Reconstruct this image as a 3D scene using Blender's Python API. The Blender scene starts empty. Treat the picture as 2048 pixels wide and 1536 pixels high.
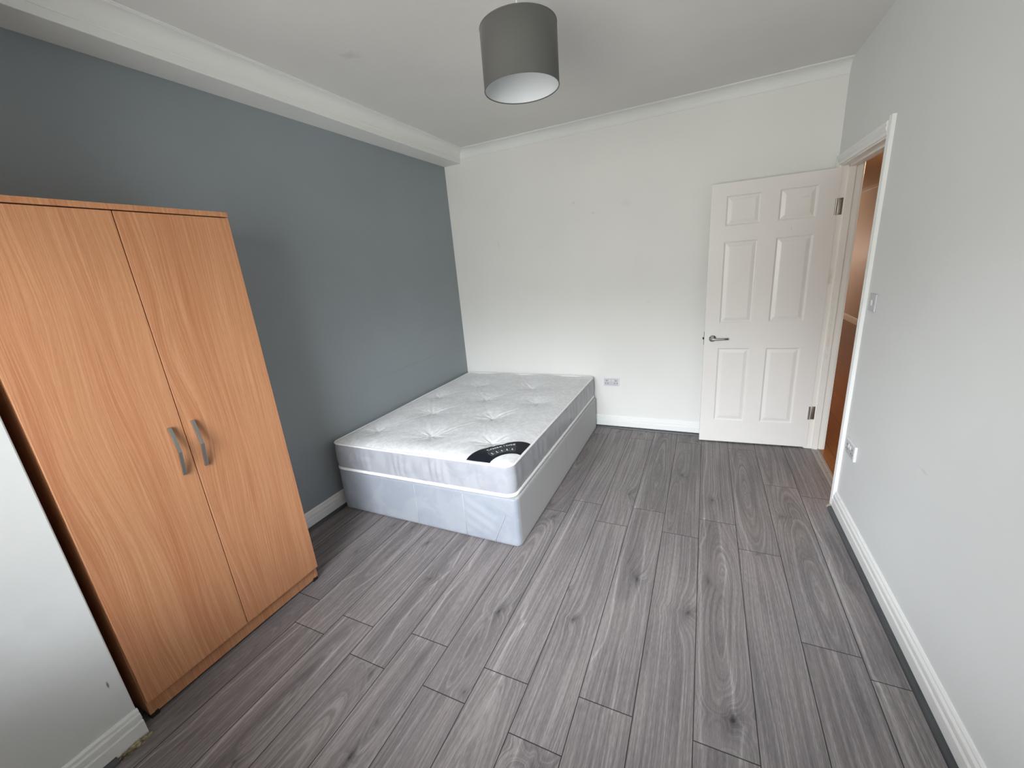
import bpy, bmesh, math, random
import numpy as np
from mathutils import Vector, Matrix

PI = math.pi
R = math.radians
scene = bpy.context.scene
COL = scene.collection
random.seed(7)
rng = np.random.default_rng(11)

# ------------------------------------------------------------------ camera
CAM = Vector((2.2997, -3.646, 1.5511))
YAW, PITCH, ROLL, FPX = .4542, -.2813, -.0849, 809.0637
fw = Vector((-math.sin(YAW) * math.cos(PITCH), math.cos(YAW) * math.cos(PITCH), math.sin(PITCH)))
rt = Vector((math.cos(YAW), math.sin(YAW), 0))
up = rt.cross(fw)
cr = rt * math.cos(ROLL) + up * math.sin(ROLL)
cu = -rt * math.sin(ROLL) + up * math.cos(ROLL)
cam_d = bpy.data.cameras.new('camera')
cam_d.sensor_fit = 'HORIZONTAL'
cam_d.sensor_width = 36
cam_d.lens = FPX / 2048 * 36
cam_d.clip_start = .02
cam = bpy.data.objects.new('camera', cam_d)
COL.objects.link(cam)
M3 = Matrix((cr, cu, -fw)).transposed()
cam.matrix_world = Matrix.Translation(CAM) @ M3.to_4x4()
scene.camera = cam

# ------------------------------------------------------------------ room constants (metres)
W, H = 3.065, 2.618          # right wall x, ceiling z (back wall is y = 0, grey wall x = 0)
YN = -4.30                   # inner face of the window wall behind the camera
BX, BZ = .179, 2.509         # boxed beam: width, underside
SX, SY = .4834, -3.28        # white wall that projects beside the wardrobe
DY0, DY1 = -.09, -.875       # doorway between these y
WT = .115                    # thickness of the wall holding the doorway
WIN = (.80, 2.36, .78, 2.22)  # window opening x0, x1, z0, z1

# ------------------------------------------------------------------ world, daylight, exposure
scene.view_settings.view_transform = 'Standard'
scene.view_settings.look = 'None'
scene.view_settings.gamma = 1
scene.view_settings.use_curve_mapping = False
scene.view_settings.exposure = 0.0
try:
    scene.cycles.use_denoising = True
    scene.cycles.max_bounces = 12
    scene.cycles.diffuse_bounces = 8
    scene.cycles.sample_clamp_indirect = 6
except Exception:
    pass

world = bpy.data.worlds.new('overcast_sky')
scene.world = world
world.use_nodes = True
wn = world.node_tree.nodes
wl = world.node_tree.links
bg = wn['Background']
tc = wn.new('ShaderNodeTexCoord')
sp = wn.new('ShaderNodeSeparateXYZ')
wl.new(tc.outputs['Generated'], sp.inputs[0])
rp = wn.new('ShaderNodeValToRGB')
mr = wn.new('ShaderNodeMapRange')
mr.inputs['From Min'].default_value = -1
mr.inputs['From Max'].default_value = 1
wl.new(sp.outputs['Z'], mr.inputs['Value'])
wl.new(mr.outputs[0], rp.inputs[0])
e = rp.color_ramp.elements
# street and house fronts below the skyline, overcast sky above it
e[0].position, e[0].color = .0, (.25, .245, .23, 1)
e[1].position, e[1].color = 1.0, (.90, .955, 1.02, 1)
x = e.new(.575); x.color = (.27, .275, .265, 1)
x = e.new(.625); x.color = (.86, .905, .95, 1)
wl.new(rp.outputs[0], bg.inputs['Color'])
bg.inputs['Strength'].default_value = 48.0

pd = bpy.data.lights.new('window_daylight_portal', 'AREA')
pd.shape = 'RECTANGLE'
pd.size, pd.size_y = WIN[1] - WIN[0], WIN[3] - WIN[2]
pd.cycles.is_portal = True
po = bpy.data.objects.new('window_daylight_portal', pd)
COL.objects.link(po)
po.location = ((WIN[0] + WIN[1]) / 2, YN - .2, (WIN[2] + WIN[3]) / 2)
po.rotation_euler = (R(90), 0, 0)     # -Z of the light points to +Y, into the room

hl = bpy.data.lights.new('hall_warm_lamp', 'POINT')
hl.energy = 25
hl.color = (1.0, .58, .26)
hl.shadow_soft_size = .07
ho = bpy.data.objects.new('hall_warm_lamp', hl)
COL.objects.link(ho)
ho.location = (4.1, 1.45, 2.18)
hl2 = bpy.data.lights.new('hall_far_fill', 'POINT')  # added unseen point light, no fixture; brightens the far hall wall
hl2.energy = 42
hl2.color = (1.0, .80, .66)
hl2.shadow_soft_size = .12
ho2 = bpy.data.objects.new('hall_far_fill', hl2)
COL.objects.link(ho2)
ho2.location = (3.5, 8.3, 1.25)


# ------------------------------------------------------------------ node helpers
def mat(name, col=(.8, .8, .8), rough=.6, metal=0.0, spec=.5):
    m = bpy.data.materials.new(name)
    m.use_nodes = True
    b = m.node_tree.nodes['Principled BSDF']
    b.inputs['Base Color'].default_value = (*col, 1)
    b.inputs['Roughness'].default_value = rough
    b.inputs['Metallic'].default_value = metal
    b.inputs['Specular IOR Level'].default_value = spec
    return m


class N:
    """small wrapper to write node graphs briefly"""
    def __init__(s, m):
        s.t = m.node_tree
        s.b = s.t.nodes['Principled BSDF']

    def n(s, kind, **kw):
        nd = s.t.nodes.new(kind)
        for k, v in kw.items():
            if hasattr(nd, k):
                setattr(nd, k, v)
            else:
                nd.inputs[k.replace('_', ' ')].default_value = v
        return nd

    def l(s, a, b):
        s.t.links.new(a, b)
        return b

    def coord(s, which='Object'):
        return s.n('ShaderNodeTexCoord').outputs[which]

    def mapping(s, vec, scale=(1, 1, 1), loc=(0, 0, 0)):
        m = s.n('ShaderNodeMapping')
        s.l(vec, m.inputs['Vector'])
        m.inputs['Scale'].default_value = scale
        m.inputs['Location'].default_value = loc
        return m.outputs[0]

    def noise(s, vec, scale=5, detail=2, rough=.5, dist=0):
        n = s.n('ShaderNodeTexNoise')
        n.inputs['Scale'].default_value = scale
        n.inputs['Detail'].default_value = detail
        n.inputs['Roughness'].default_value = rough
        n.inputs['Distortion'].default_value = dist
        s.l(vec, n.inputs['Vector'])
        return n.outputs['Fac']

    def math(s, op, a, b=None, c=None, clamp=False):
        n = s.n('ShaderNodeMath', operation=op)
        n.use_clamp = clamp
        for i, v in enumerate((a, b, c)):
            if v is None:
                continue
            if isinstance(v, (int, float)):
                n.inputs[i].default_value = v
            else:
                s.l(v, n.inputs[i])
        return n.outputs[0]

    def mix(s, fac, a, b, mode='MIX'):
        n = s.n('ShaderNodeMix', data_type='RGBA', blend_type=mode)
        for sock, v in ((n.inputs[0], fac), (n.inputs[6], a), (n.inputs[7], b)):
            if isinstance(v, (int, float)):
                sock.default_value = v
            elif isinstance(v, tuple):
                sock.default_value = (*v, 1) if len(v) == 3 else v
            else:
                s.l(v, sock)
        return n.outputs[2]

    def maprange(s, v, a, b, c=0., d=1.):
        n = s.n('ShaderNodeMapRange')
        s.l(v, n.inputs[0])
        for i, k in enumerate((a, b, c, d)):
            n.inputs[i + 1].default_value = k
        return n.outputs[0]

    def bump(s, h, strength=.2, dist=.01):
        n = s.n('ShaderNodeBump')
        n.inputs['Strength'].default_value = strength
        n.inputs['Distance'].default_value = dist
        s.l(h, n.inputs['Height'])
        s.l(n.outputs[0], s.b.inputs['Normal'])

    def attr(s, name):
        return s.n('ShaderNodeAttribute', attribute_name=name).outputs['Fac']

    def sep(s, vec):
        n = s.n('ShaderNodeSeparateXYZ')
        s.l(vec, n.inputs[0])
        return n.outputs

    def comb(s, *v):
        n = s.n('ShaderNodeCombineXYZ')
        for i, k in enumerate(v):
            if isinstance(k, (int, float)):
                n.inputs[i].default_value = k
            else:
                s.l(k, n.inputs[i])
        return n.outputs[0]


def paint(name, col, rough=.55, spots=(), bump=.08, mottled=.02, scale=260, spec=.35):
    """emulsion paint: fine roller stipple, faint mottling, optional scuff marks (cx,cy,cz, rx,ry,rz, colour, strength)"""
    m = mat(name, col, rough, spec=spec)
    g = N(m)
    o = g.coord()
    mo = g.maprange(g.noise(o, 1.7, 3), .3, .7, 1 - mottled, 1 + mottled)
    mu = g.comb(mo, mo, mo)
    c = g.mix(1., tuple(col), mu, 'MULTIPLY')
    for (cx, cy, cz, rx, ry, rz, sc, st) in spots:
        v = g.mapping(o, (1 / rx, 1 / ry, 1 / rz), (-cx / rx, -cy / ry, -cz / rz))
        ln = g.n('ShaderNodeVectorMath', operation='LENGTH')
        g.l(v, ln.inputs[0])
        wob = g.noise(o, 22, 2)
        f = g.math('ADD', ln.outputs['Value'], g.maprange(wob, .3, .7, -.45, .45))
        f = g.maprange(f, .35, 1.15, st, 0.)
        c = g.mix(f, c, sc)
    g.l(c, g.b.inputs['Base Color'])
    g.bump(g.noise(o, scale, 2), bump, .0015)
    return m


# ------------------------------------------------------------------ materials
GM = (.42, .42, .40)
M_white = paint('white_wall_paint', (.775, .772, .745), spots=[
    (1.686, 0, 1.975, .05, .05, .035, (.66, .63, .63), .28),
    (1.25, 0, 2.03, .012, .05, .012, GM, .2),
    (1.415, 0, 1.93, .012, .05, .008, GM, .22),
    (.503, 0, 1.772, .006, .05, .03, GM, .35),
    (1.866, 0, 1.166, .012, .05, .012, (.7, .6, .58), .35),
    (1.78, 0, 1.45, .03, .05, .2, (.73, .70, .67), .15),
])
M_white_r = paint('white_side_wall_paint', (.75, .765, .76), spots=[
    (3.065, -1.80, .70, .05, .075, .006, GM, .22),
    (3.065, -1.42, 1.42, .05, .010, .03, (.66, .64, .62), .3),
])
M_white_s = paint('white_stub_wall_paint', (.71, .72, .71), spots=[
    (SX, -3.316, .275, .05, .003, .014, (.12, .12, .12), .85),
    (SX, -3.39, .62, .05, .05, .05, (.5, .5, .5), .12),
    (SX, -3.47, .60, .05, .07, .05, (.5, .5, .5), .12),
    (SX, -3.55, .52, .05, .1, .06, (.5, .5, .5), .10),
], mottled=.03)
M_grey = paint('slate_grey_wall_paint', (.258, .292, .310), .45, bump=.1, mottled=.035, spots=[
    (0, -.9, .80, .05, .5, .012, (.22, .25, .26), .35)], spec=.45)
M_ceil = paint('ceiling_paint', (.735, .728, .704), .7, spots=[
    (.658, -1.779, H, .07, .035, .05, (.50, .40, .37), .35),
    (.86, -1.35, H, .2, .2, .05, (.66, .62, .60), .2),
    (1.05, -1.95, H, .5, .3, .05, (.68, .66, .63), .2)], mottled=.03)
M_cove = paint('coving_paint', (.77, .78, .76), .6, bump=.05)
M_gloss = paint('white_gloss_trim', (.82, .825, .81), .28, bump=.03, mottled=.02, spec=.5)
M_frame = paint('cream_gloss_frame', (.82, .79, .74), .32, bump=.05, mottled=.05, spec=.5, spots=[
    (3.12, -.09, .9, .01, .03, .25, (.62, .52, .40), .35), (3.08, -.09, 1.3, .02, .03, .06, (.55, .47, .38), .4)])
M_bead = mat('dark_grey_bead', (.055, .062, .066), .45)
g = N(M_bead)
o = g.coord()
g.l(g.mix(g.noise(g.mapping(o, (60, 6, 60)), 1, 3), (.030, .034, .038), (.085, .092, .095)), g.b.inputs['Base Color'])
M_bead_end = mat('raw_bead_end', (.42, .36, .27), .7)
M_foam = mat('yellowed_filler', (.40, .33, .19), .9)
g = N(M_foam)
g.l(g.mix(g.maprange(g.noise(g.coord(), 90, 3), .35, .65), (.50, .42, .26), (.13, .10, .06)), g.b.inputs['Base Color'])
g.bump(g.noise(g.coord(), 160, 3), .6, .004)


def steel(name, col, rough):
    m = mat(name, col, rough, 1.)
    g = N(m)
    g.l(g.maprange(g.noise(g.mapping(g.coord(), (300, 300, 8)), 1, 2), .3, .7, rough * .85, rough * 1.2), g.b.inputs['Roughness'])
    return m


M_chrome = steel('polished_chrome', (.72, .72, .73), .10)
M_satin = steel('satin_nickel', (.42, .41, .39), .36)
M_hinge = steel('worn_steel_hinge', (.42, .39, .34), .38)
M_alu = mat('dull_metal_strip', (.33, .32, .305), .5, .35)
M_black = mat('black_plastic', (.012, .012, .012), .5)
M_dark = mat('dark_hole', (.02, .02, .02), .9)
M_plastic = mat('white_moulded_plastic', (.74, .74, .75), .32)
M_plastic2 = mat('greyed_plastic', (.56, .55, .58), .35)
M_red = mat('red_indicator', (.55, .05, .04), .4)


def beech(name, off, warm=1.0):
    """orange beech foil: fine vertical pores, drifting bands and soft arches; grain runs along z"""
    m = mat(name, (.6, .33, .16), .42, spec=.4)
    g = N(m)
    o = g.mapping(g.coord(), (1, 1, 1), off)
    s = g.sep(o)
    base = g.noise(g.mapping(o, (3.2, 3.2, .55)), 1.0, 2, .5)
    yy = g.math('ADD', s[1], g.math('MULTIPLY', base, .21))
    yy = g.math('ADD', yy, g.math('MULTIPLY', s[0], .6))
    v1 = g.comb(g.math('MULTIPLY', yy, 75.), g.math('MULTIPLY', s[2], .7), 0.)
    band = g.noise(v1, 1., 3, .65)
    v2 = g.comb(g.math('MULTIPLY', yy, 260.), g.math('MULTIPLY', s[2], 2.6), 3.)
    fine = g.noise(v2, 1., 2, .6)
    v3 = g.comb(g.math('MULTIPLY', yy, 9.), g.math('MULTIPLY', s[2], .35), 7.)
    broad = g.noise(v3, 1., 2, .5)
    pores = g.noise(g.comb(g.math('MULTIPLY', yy, 700.), g.math('MULTIPLY', s[2], 28.), 1.), 1., 2, .6)
    c = g.mix(g.maprange(band, .36, .66), (.575 * warm, .285, .150), (.470, .198, .092))
    c = g.mix(g.math('MULTIPLY', g.maprange(fine, .46, .60), .55), c, (.37, .145, .058))
    c = g.mix(g.math('MULTIPLY', g.maprange(broad, .40, .75), .30), c, (.61, .335, .172))
    c = g.mix(g.math('MULTIPLY', g.maprange(broad, .52, .22), .26), c, (.43, .170, .082))
    g.l(c, g.b.inputs['Base Color'])
    c = g.mix(g.math('MULTIPLY', g.maprange(pores, .50, .68), .30), c, (.36, .140, .056))
    g.l(c, g.b.inputs['Base Color'])
    g.bump(fine, .08, .0006)
    return m


M_beechL = beech('beech_foil_left_door', (0, .0, .0))
M_beechR = beech('beech_foil_right_door', (0, 1.73, .6))
M_beechC = beech('beech_foil_carcass', (.4, .9, 2.2), .97)

# grey oak laminate, driven by attributes worked out per plank
M_oak = mat('grey_oak_laminate', (.2, .19, .19), .5, spec=.22)
g = N(M_oak)
G_, D_, S_, B_, U_, V_, ID_ = (g.attr(k) for k in ('growth', 'dark', 'streak', 'band', 'pu', 'pv', 'pid'))
idv = g.math('MULTIPLY', ID_, 17.3)
ring = g.noise(g.comb(g.math('MULTIPLY', G_, 150.), g.math('MULTIPLY', V_, 1.2), idv), 1., 2, .6)
ring2 = g.noise(g.comb(g.math('MULTIPLY', G_, 42.), g.math('MULTIPLY', V_, .8), g.math('ADD', idv, 5.)), 1., 2, .5)
pore = g.noise(g.comb(g.math('MULTIPLY', U_, 800.), g.math('MULTIPLY', V_, 34.), idv), 1., 3, .65)
fib = g.noise(g.comb(g.math('MULTIPLY', U_, 120.), g.math('MULTIPLY', V_, 3.), g.math('ADD', idv, 9.)), 1., 2, .6)
cloud = g.noise(g.comb(g.math('MULTIPLY', U_, 9.), g.math('MULTIPLY', V_, 2.6), g.math('ADD', idv, 2.)), 1., 3, .55)
val = g.math('MULTIPLY', g.maprange(ring, .38, .62, -1, 1), .20)
val = g.math('ADD', val, g.math('MULTIPLY', g.maprange(ring2, .3, .7, -1, 1), .09))
val = g.math('ADD', val, g.math('MULTIPLY', g.maprange(pore, .36, .64, -1, 1), .22))
val = g.math('ADD', val, g.math('MULTIPLY', g.maprange(fib, .32, .68, -1, 1), .10))
val = g.math('ADD', val, g.math('MULTIPLY', g.maprange(cloud, .32, .68, -1, 1), .11))
val = g.math('ADD', val, g.math('MULTIPLY', S_, .62))
val = g.math('SUBTRACT', val, g.math('MULTIPLY', B_, .17))
val = g.math('ADD', val, g.attr('tone'))
val = g.math('MULTIPLY_ADD', val, .5, .5)
ramp = g.n('ShaderNodeValToRGB')
el = ramp.color_ramp.elements
el[0].position, el[0].color = 0.0, (.076, .067, .068, 1)
el[1].position, el[1].color = 1.0, (.56, .53, .52, 1)
q = el.new(.30); q.color = (.142, .128, .129, 1)
q = el.new(.52); q.color = (.218, .199, .198, 1)
q = el.new(.75); q.color = (.35, .325, .322, 1)
g.l(val, ramp.inputs[0])
c = g.mix(g.math('MULTIPLY', g.maprange(cloud, .45, .7), .22), ramp.outputs[0], (.215, .170, .165))
c = g.mix(g.math('MINIMUM', D_, .92), c, (.030, .026, .027))
# machined joint between boards
eu = g.math('SUBTRACT', .0969, g.math('ABSOLUTE', U_))
ev = g.math('SUBTRACT', .639, g.math('ABSOLUTE', g.math('SUBTRACT', V_, .639)))
ed = g.math('MINIMUM', eu, ev)
gap = g.maprange(ed, .0010, .0023, .93, 0.)
c = g.mix(gap, c, (.014, .013, .013))
g.l(c, g.b.inputs['Base Color'])
g.l(g.maprange(pore, .3, .7, .44, .60), g.b.inputs['Roughness'])
g.bump(g.math('SUBTRACT', g.math('MULTIPLY', pore, .4), gap), .22, .0012)

M_hallfloor = mat('orange_wood_hall_floor', (.35, .14, .05), .30)
g = N(M_hallfloor)
o = g.coord()
br = g.n('ShaderNodeTexBrick')
hs = g.sep(o)
g.l(g.comb(hs[1], hs[0], 0.), br.inputs['Vector'])
br.inputs['Scale'].default_value = 1.0
br.inputs['Brick Width'].default_value = 1.1
br.inputs['Row Height'].default_value = .19
br.inputs['Mortar Size'].default_value = .0025
br.inputs['Color1'].default_value = (.30, .115, .036, 1)
br.inputs['Color2'].default_value = (.245, .088, .026, 1)
br.inputs['Mortar'].default_value = (.08, .03, .012, 1)
gr = g.noise(g.mapping(o, (60, 5, 1)), 1, 3, .6)
g.l(g.mix(g.maprange(gr, .35, .65, 0, .5), br.outputs[0], (.17, .058, .018)), g.b.inputs['Base Color'])
M_hallwall = paint('hall_wall_paint', (.60, .54, .48), .5, spots=[(4.85, 3.2, 1.5, .3, .9, .5, (.68, .62, .56), .4)])
M_hallceil = paint('hall_ceiling_paint', (.66, .55, .40), .6)


def fabric(name, col, rough=.8, sheen=.3, weave=900, bump=.08, col2=None, pat=24):
    m = mat(name, col, rough, spec=.25)
    g = N(m)
    o = g.coord()
    if col2:
        f = g.maprange(g.noise(o, pat, 3, .6, .8), .44, .56)
        g.l(g.mix(f, tuple(col), col2), g.b.inputs['Base Color'])
    g.b.inputs['Sheen Weight'].default_value = sheen
    g.b.inputs['Sheen Roughness'].default_value = .4
    g.bump(g.noise(o, weave, 2), bump, .0006)
    return m


M_tick = fabric('white_damask_ticking', (.78, .785, .795), .62, .15, 700, .1, (.685, .695, .71), 34)
M_satin_f = fabric('satin_border_fabric', (.345, .355, .385), .34, .2, 500, .05, (.31, .32, .352), 8)
M_tape = fabric('white_edge_tape', (.86, .86, .85), .7, .2, 900, .1)
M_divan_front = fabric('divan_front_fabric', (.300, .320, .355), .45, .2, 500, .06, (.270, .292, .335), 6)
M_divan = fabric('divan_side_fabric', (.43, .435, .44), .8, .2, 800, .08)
M_shade = fabric('dark_grey_linen_shade', (.108, .108, .102), .85, .2, 600, .2, (.100, .100, .094), 500)
M_shade_in = mat('white_shade_lining', (.64, .67, .69), .5)
M_label = mat('black_satin_label', (.008, .010, .016), .5, spec=.3)
M_print = mat('white_label_print', (.72, .74, .78), .5)
M_print_d = mat('dim_label_print', (.30, .32, .36), .5)
M_bulb = mat('white_glass_bulb', (.85, .85, .83), .2)


# ------------------------------------------------------------------ mesh helpers
def link(name, me, m=None, parent=None, smooth=False):
    if m is not None:
        for k in (m if isinstance(m, (list, tuple)) else [m]):
            me.materials.append(k)
    if smooth:
        me.polygons.foreach_set('use_smooth', [True] * len(me.polygons))
    o = bpy.data.objects.new(name, me)
    COL.objects.link(o)
    if parent is not None:
        o.parent = parent
    return o


def from_data(name, vs, fs, m=None, parent=None, smooth=False):
    me = bpy.data.meshes.new(name)
    me.from_pydata([tuple(v) for v in vs], [], fs)
    me.update()
    return link(name, me, m, parent, smooth)


class MB:
    def __init__(s):
        s.bm = bmesh.new()

    def box(s, x0, x1, y0, y1, z0, z1, bev=0, seg=2):
        r = bmesh.ops.create_cube(s.bm, size=1)
        vs = r['verts']
        for v in vs:
            v.co = Vector(((x0 + x1) / 2 + v.co.x * (x1 - x0), (y0 + y1) / 2 + v.co.y * (y1 - y0), (z0 + z1) / 2 + v.co.z * (z1 - z0)))
        if bev:
            es = list({e for v in vs for e in v.link_edges})
            bmesh.ops.bevel(s.bm, geom=es, offset=bev, segments=seg, affect='EDGES', profile=.5, clamp_overlap=True)
        return s

    def lathe(s, prof, origin=(0, 0, 0), axis='Z', seg=32, closed=False):
        """prof: list of (radius, height)"""
        o = Vector(origin)

        def P(r, h, a):
            c, t = r * math.cos(a), r * math.sin(a)
            return o + (Vector((c, t, h)) if axis == 'Z' else Vector((c, h, t)) if axis == 'Y' else Vector((h, c, t)))
        rings = []
        for r, h in prof:
            if r < 1e-6:
                rings.append([s.bm.verts.new(P(0, h, 0))])
            else:
                rings.append([s.bm.verts.new(P(r, h, 2 * PI * i / seg)) for i in range(seg)])
        pairs = list(zip(rings, rings[1:])) + ([(rings[-1], rings[0])] if closed else [])
        for a, b in pairs:
            for i in range(seg):
                j = (i + 1) % seg
                q = [a[i % len(a)], a[j % len(a)], b[j % len(b)], b[i % len(b)]]
                u = []
                for v in q:
                    if v not in u:
                        u.append(v)
                if len(u) > 2:
                    try:
                        s.bm.faces.new(u)
                    except ValueError:
                        pass
        return s

    def tube(s, pts, r, seg=10, caps=True):
        pts = [Vector(p) for p in pts]
        rs = r if isinstance(r, (list, tuple)) else [r] * len(pts)
        prev = None
        ref = Vector((0, 0, 1))
        for i, p in enumerate(pts):
            d = (pts[min(i + 1, len(pts) - 1)] - pts[max(i - 1, 0)]).normalized()
            a = d.cross(ref if abs(d.dot(ref)) < .95 else Vector((1, 0, 0))).normalized()
            b = a.cross(d)
            ring = [s.bm.verts.new(p + (a * math.cos(2 * PI * k / seg) + b * math.sin(2 * PI * k / seg)) * rs[i]) for k in range(seg)]
            if prev:
                for k in range(seg):
                    s.bm.faces.new((prev[k], prev[(k + 1) % seg], ring[(k + 1) % seg], ring[k]))
            elif caps:
                s.bm.faces.new(ring)
            prev = ring
        if caps:
            s.bm.faces.new(prev[::-1])
        return s

    def prism(s, prof, a, b, side):
        """extrude a 2-D profile (out, z) from point a to b; 'side' is the outward direction in plan"""
        a, b, side = Vector(a), Vector(b), Vector(side)
        r1 = [s.bm.verts.new(a + side * p[0] + Vector((0, 0, p[1]))) for p in prof]
        r2 = [s.bm.verts.new(b + side * p[0] + Vector((0, 0, p[1]))) for p in prof]
        n = len(prof)
        for i in range(n):
            j = (i + 1) % n
            s.bm.faces.new((r1[i], r1[j], r2[j], r2[i]))
        s.bm.faces.new(r1[::-1])
        s.bm.faces.new(r2)
        return s

    def build(s, name, m=None, parent=None, smooth=False, auto=None):
        bmesh.ops.recalc_face_normals(s.bm, faces=s.bm.faces)
        me = bpy.data.meshes.new(name)
        s.bm.to_mesh(me)
        s.bm.free()
        o = link(name, me, m, parent, smooth)
        if auto:
            for p in me.polygons:
                p.use_smooth = True
            me.set_sharp_from_angle(angle=R(auto))
        return o


def empty(name, loc=(0, 0, 0), rz=0):
    o = bpy.data.objects.new(name, None)
    o.empty_display_size = .1
    COL.objects.link(o)
    o.location = loc
    o.rotation_euler = (0, 0, rz)
    return o


def tag(o, label, cat, group=None, kind=None):
    o['label'] = label
    o['category'] = cat
    if group:
        o['group'] = group
    if kind:
        o['kind'] = kind
    return o


def struct(o, label, cat):
    return tag(o, label, cat, kind='structure')


# ------------------------------------------------------------------ grey oak floor: one mesh, board by board
PW, PL = .1938, 1.278
X0F = .005 - PW
STREAKS = [
    [(1.605, -1.33), (1.592, -1.708), (1.591, -2.034), (1.589, -2.239), (1.598, -2.326), (1.619, -2.353), (1.608, -2.388), (1.594, -2.471), (1.597, -2.60)],
    [(1.612, -1.33), (1.602, -1.7), (1.600, -2.034), (1.599, -2.239), (1.607, -2.326), (1.63, -2.353), (1.617, -2.388), (1.603, -2.471), (1.605, -2.60)],
    [(1.956, -1.30), (1.953, -1.588), (1.959, -1.83), (1.967, -1.99), (1.98, -2.142), (1.984, -2.25), (1.982, -2.316), (1.952, -2.417), (1.962, -2.488), (1.960, -2.575)],
    [(2.057, -1.30), (2.053, -1.543), (2.07, -1.752), (2.075, -1.866), (2.077, -1.942), (2.058, -2.099), (2.062, -2.176), (2.045, -2.317), (2.062, -2.45), (2.066, -2.575)],
    [(2.356, -1.295), (2.366, -1.45), (2.340, -1.558), (2.343, -1.608), (2.338, -1.772), (2.347, -1.918), (2.346, -2.162), (2.345, -2.262), (2.350, -2.384), (2.354, -2.577)],
    [(2.435, -1.296), (2.446, -1.563), (2.462, -1.701), (2.442, -1.884), (2.438, -2.01), (2.442, -2.125), (2.451, -2.24), (2.459, -2.342), (2.456, -2.428), (2.484, -2.478), (2.47, -2.575)],
    [(2.540, -.22), (2.557, -.655), (2.540, -.961), (2.544, -1.242), (2.569, -1.431), (2.571, -1.513)],
    [(2.917, -.862), (2.917, -1.193), (2.942, -1.367), (2.942, -1.438), (2.917, -1.513), (2.924, -1.595), (2.923, -1.726), (2.929, -1.866), (2.927, -2.13)],
    [(3.037, -1.5), (3.037, -1.729), (3.031, -1.892), (3.035, -2.13)],
    [(1.49, -1.49), (1.492, -1.9), (1.485, -2.094), (1.48, -2.218), (1.462, -2.296), (1.47, -2.37)],
    [(1.18, -1.31), (1.176, -1.7), (1.18, -1.922), (1.189, -2.082), (1.220, -2.161), (1.215, -2.209), (1.193, -2.321), (1.199, -2.416), (1.205, -2.489), (1.216, -2.575)],
    [(.985, -1.49), (.99, -1.8), (.993, -2.042), (.999, -2.127), (.978, -2.284), (.986, -2.405), (.978, -2.611), (.986, -2.755)],
    [(1.08, -1.49), (1.085, -1.8), (1.089, -2.009), (1.121, -2.175), (1.097, -2.268), (1.088, -2.392), (1.075, -2.536), (1.093, -2.633), (1.104, -2.755)],
    [(.612, -1.46), (.612, -1.95), (.626, -2.201), (.641, -2.353), (.593, -2.447), (.602, -2.48), (.597, -2.72)],
    [(.748, -1.9), (.748, -2.335), (.706, -2.479), (.720, -2.574), (.705, -2.72)],
    [(.803, -2.616), (.806, -2.738), (.798, -2.884), (.791, -2.974), (.790, -3.155), (.808, -3.30), (.80, -3.88)],
    [(.908, -2.616), (.901, -2.757), (.902, -2.931), (.896, -3.025), (.901, -3.171), (.905, -3.88)],
    [(.628, -2.729), (.610, -3.076), (.616, -3.146), (.628, -3.209), (.600, -3.321), (.60, -4.)],
    [(2.933, -2.14), (2.935, -2.204), (2.940, -2.281), (2.936, -2.375), (2.95, -2.8)],
    [(1.96, -.03), (1.965, -.6), (1.955, -1.28)], [(2.36, -.03), (2.37, -.5), (2.35, -.9), (2.36, -1.28)],
    [(1.64, -2.62), (1.635, -2.9), (1.65, -3.8)], [(1.80, -2.80), (1.81, -3.4)],
    [(2.36, -2.585), (2.37, -3.2)], [(1.42, -2.77), (1.40, -3.3)],
]
BANDS = [((1.965, 2.055), (-1.30, -2.10)), ((2.35, 2.445), (-1.30, -2.57)), ((1.0, 1.085), (-1.5, -2.75)),
         ((.62, .73), (-1.5, -2.45)), ((2.93, 3.03), (-1.2, -2.1)), ((.81, .89), (-2.63, -3.8)),
         ((1.21, 1.3), (-2.6, -3.8))]
# knots: x, y, size, darkness, ring strength
KNOTS = [(2.056, -1.912, .020, 1.0, 1.0), (2.294, -2.045, .026, .80, 1.2), (2.454, -2.462, .024, 1.15, 1.3),
         (1.826, -2.252, .014, .9, .5), (2.777, -1.13, .022, .55, .5), (2.402, -1.065, .013, .9, .5),
         (2.209, -.784, .014, .85, .5), (2.379, -1.816, .016, .7, .5), (2.612, -1.530, .008, .9, .3),
         (1.895, -1.147, .022, .6, 1.0), (1.490, -1.542, .022, .8, .7), (1.751, -2.083, .009, .9, .3),
         (1.863, -2.84, .025, .5, 1.2), (1.488, -2.332, .022, .95, 1.0), (1.128, -2.795, .024, .60, 1.0),
         (1.277, -3.049, .016, 1.1, .7), (.854, -2.027, .014, .9, .6), (.486, -2.234, .020, .55, .5),
         (.669, -1.935, .014, .8, .4), (1.045, -2.27, .012, .8, .6), (.905, -3.214, .02, .8, .6),
         (1.83, -.12, .012, .8, .5), (1.64, -.10, .014, .7, .5), (2.24, -.08, .015, .7, .5), (2.02, -.12, .013, .5, .4),
         (1.53, -2.72, .012, .7, .5), (.53, -1.95, .015, .7, .5), (2.84, -1.45, .013, .3, .4),
         (2.98, -1.62, .016, .45, .4), (1.39, -.9, .013, .6, .4), (2.3, -.16, .01, .7, .3)]
# one known end joint per row of boards (first row starts at X0F)
JOINT = {0: -2.2, 1: -2.9, 2: -2.45, 3: -2.586, 4: -2.727, 5: -2.614, 6: -2.757, 7: -2.577, 8: -2.755, 9: -2.602,
         10: -2.782, 11: -2.576, 12: -2.768, 13: -2.577, 14: -2.792, 15: -2.043, 16: -2.134, 17: -2.5}
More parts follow.
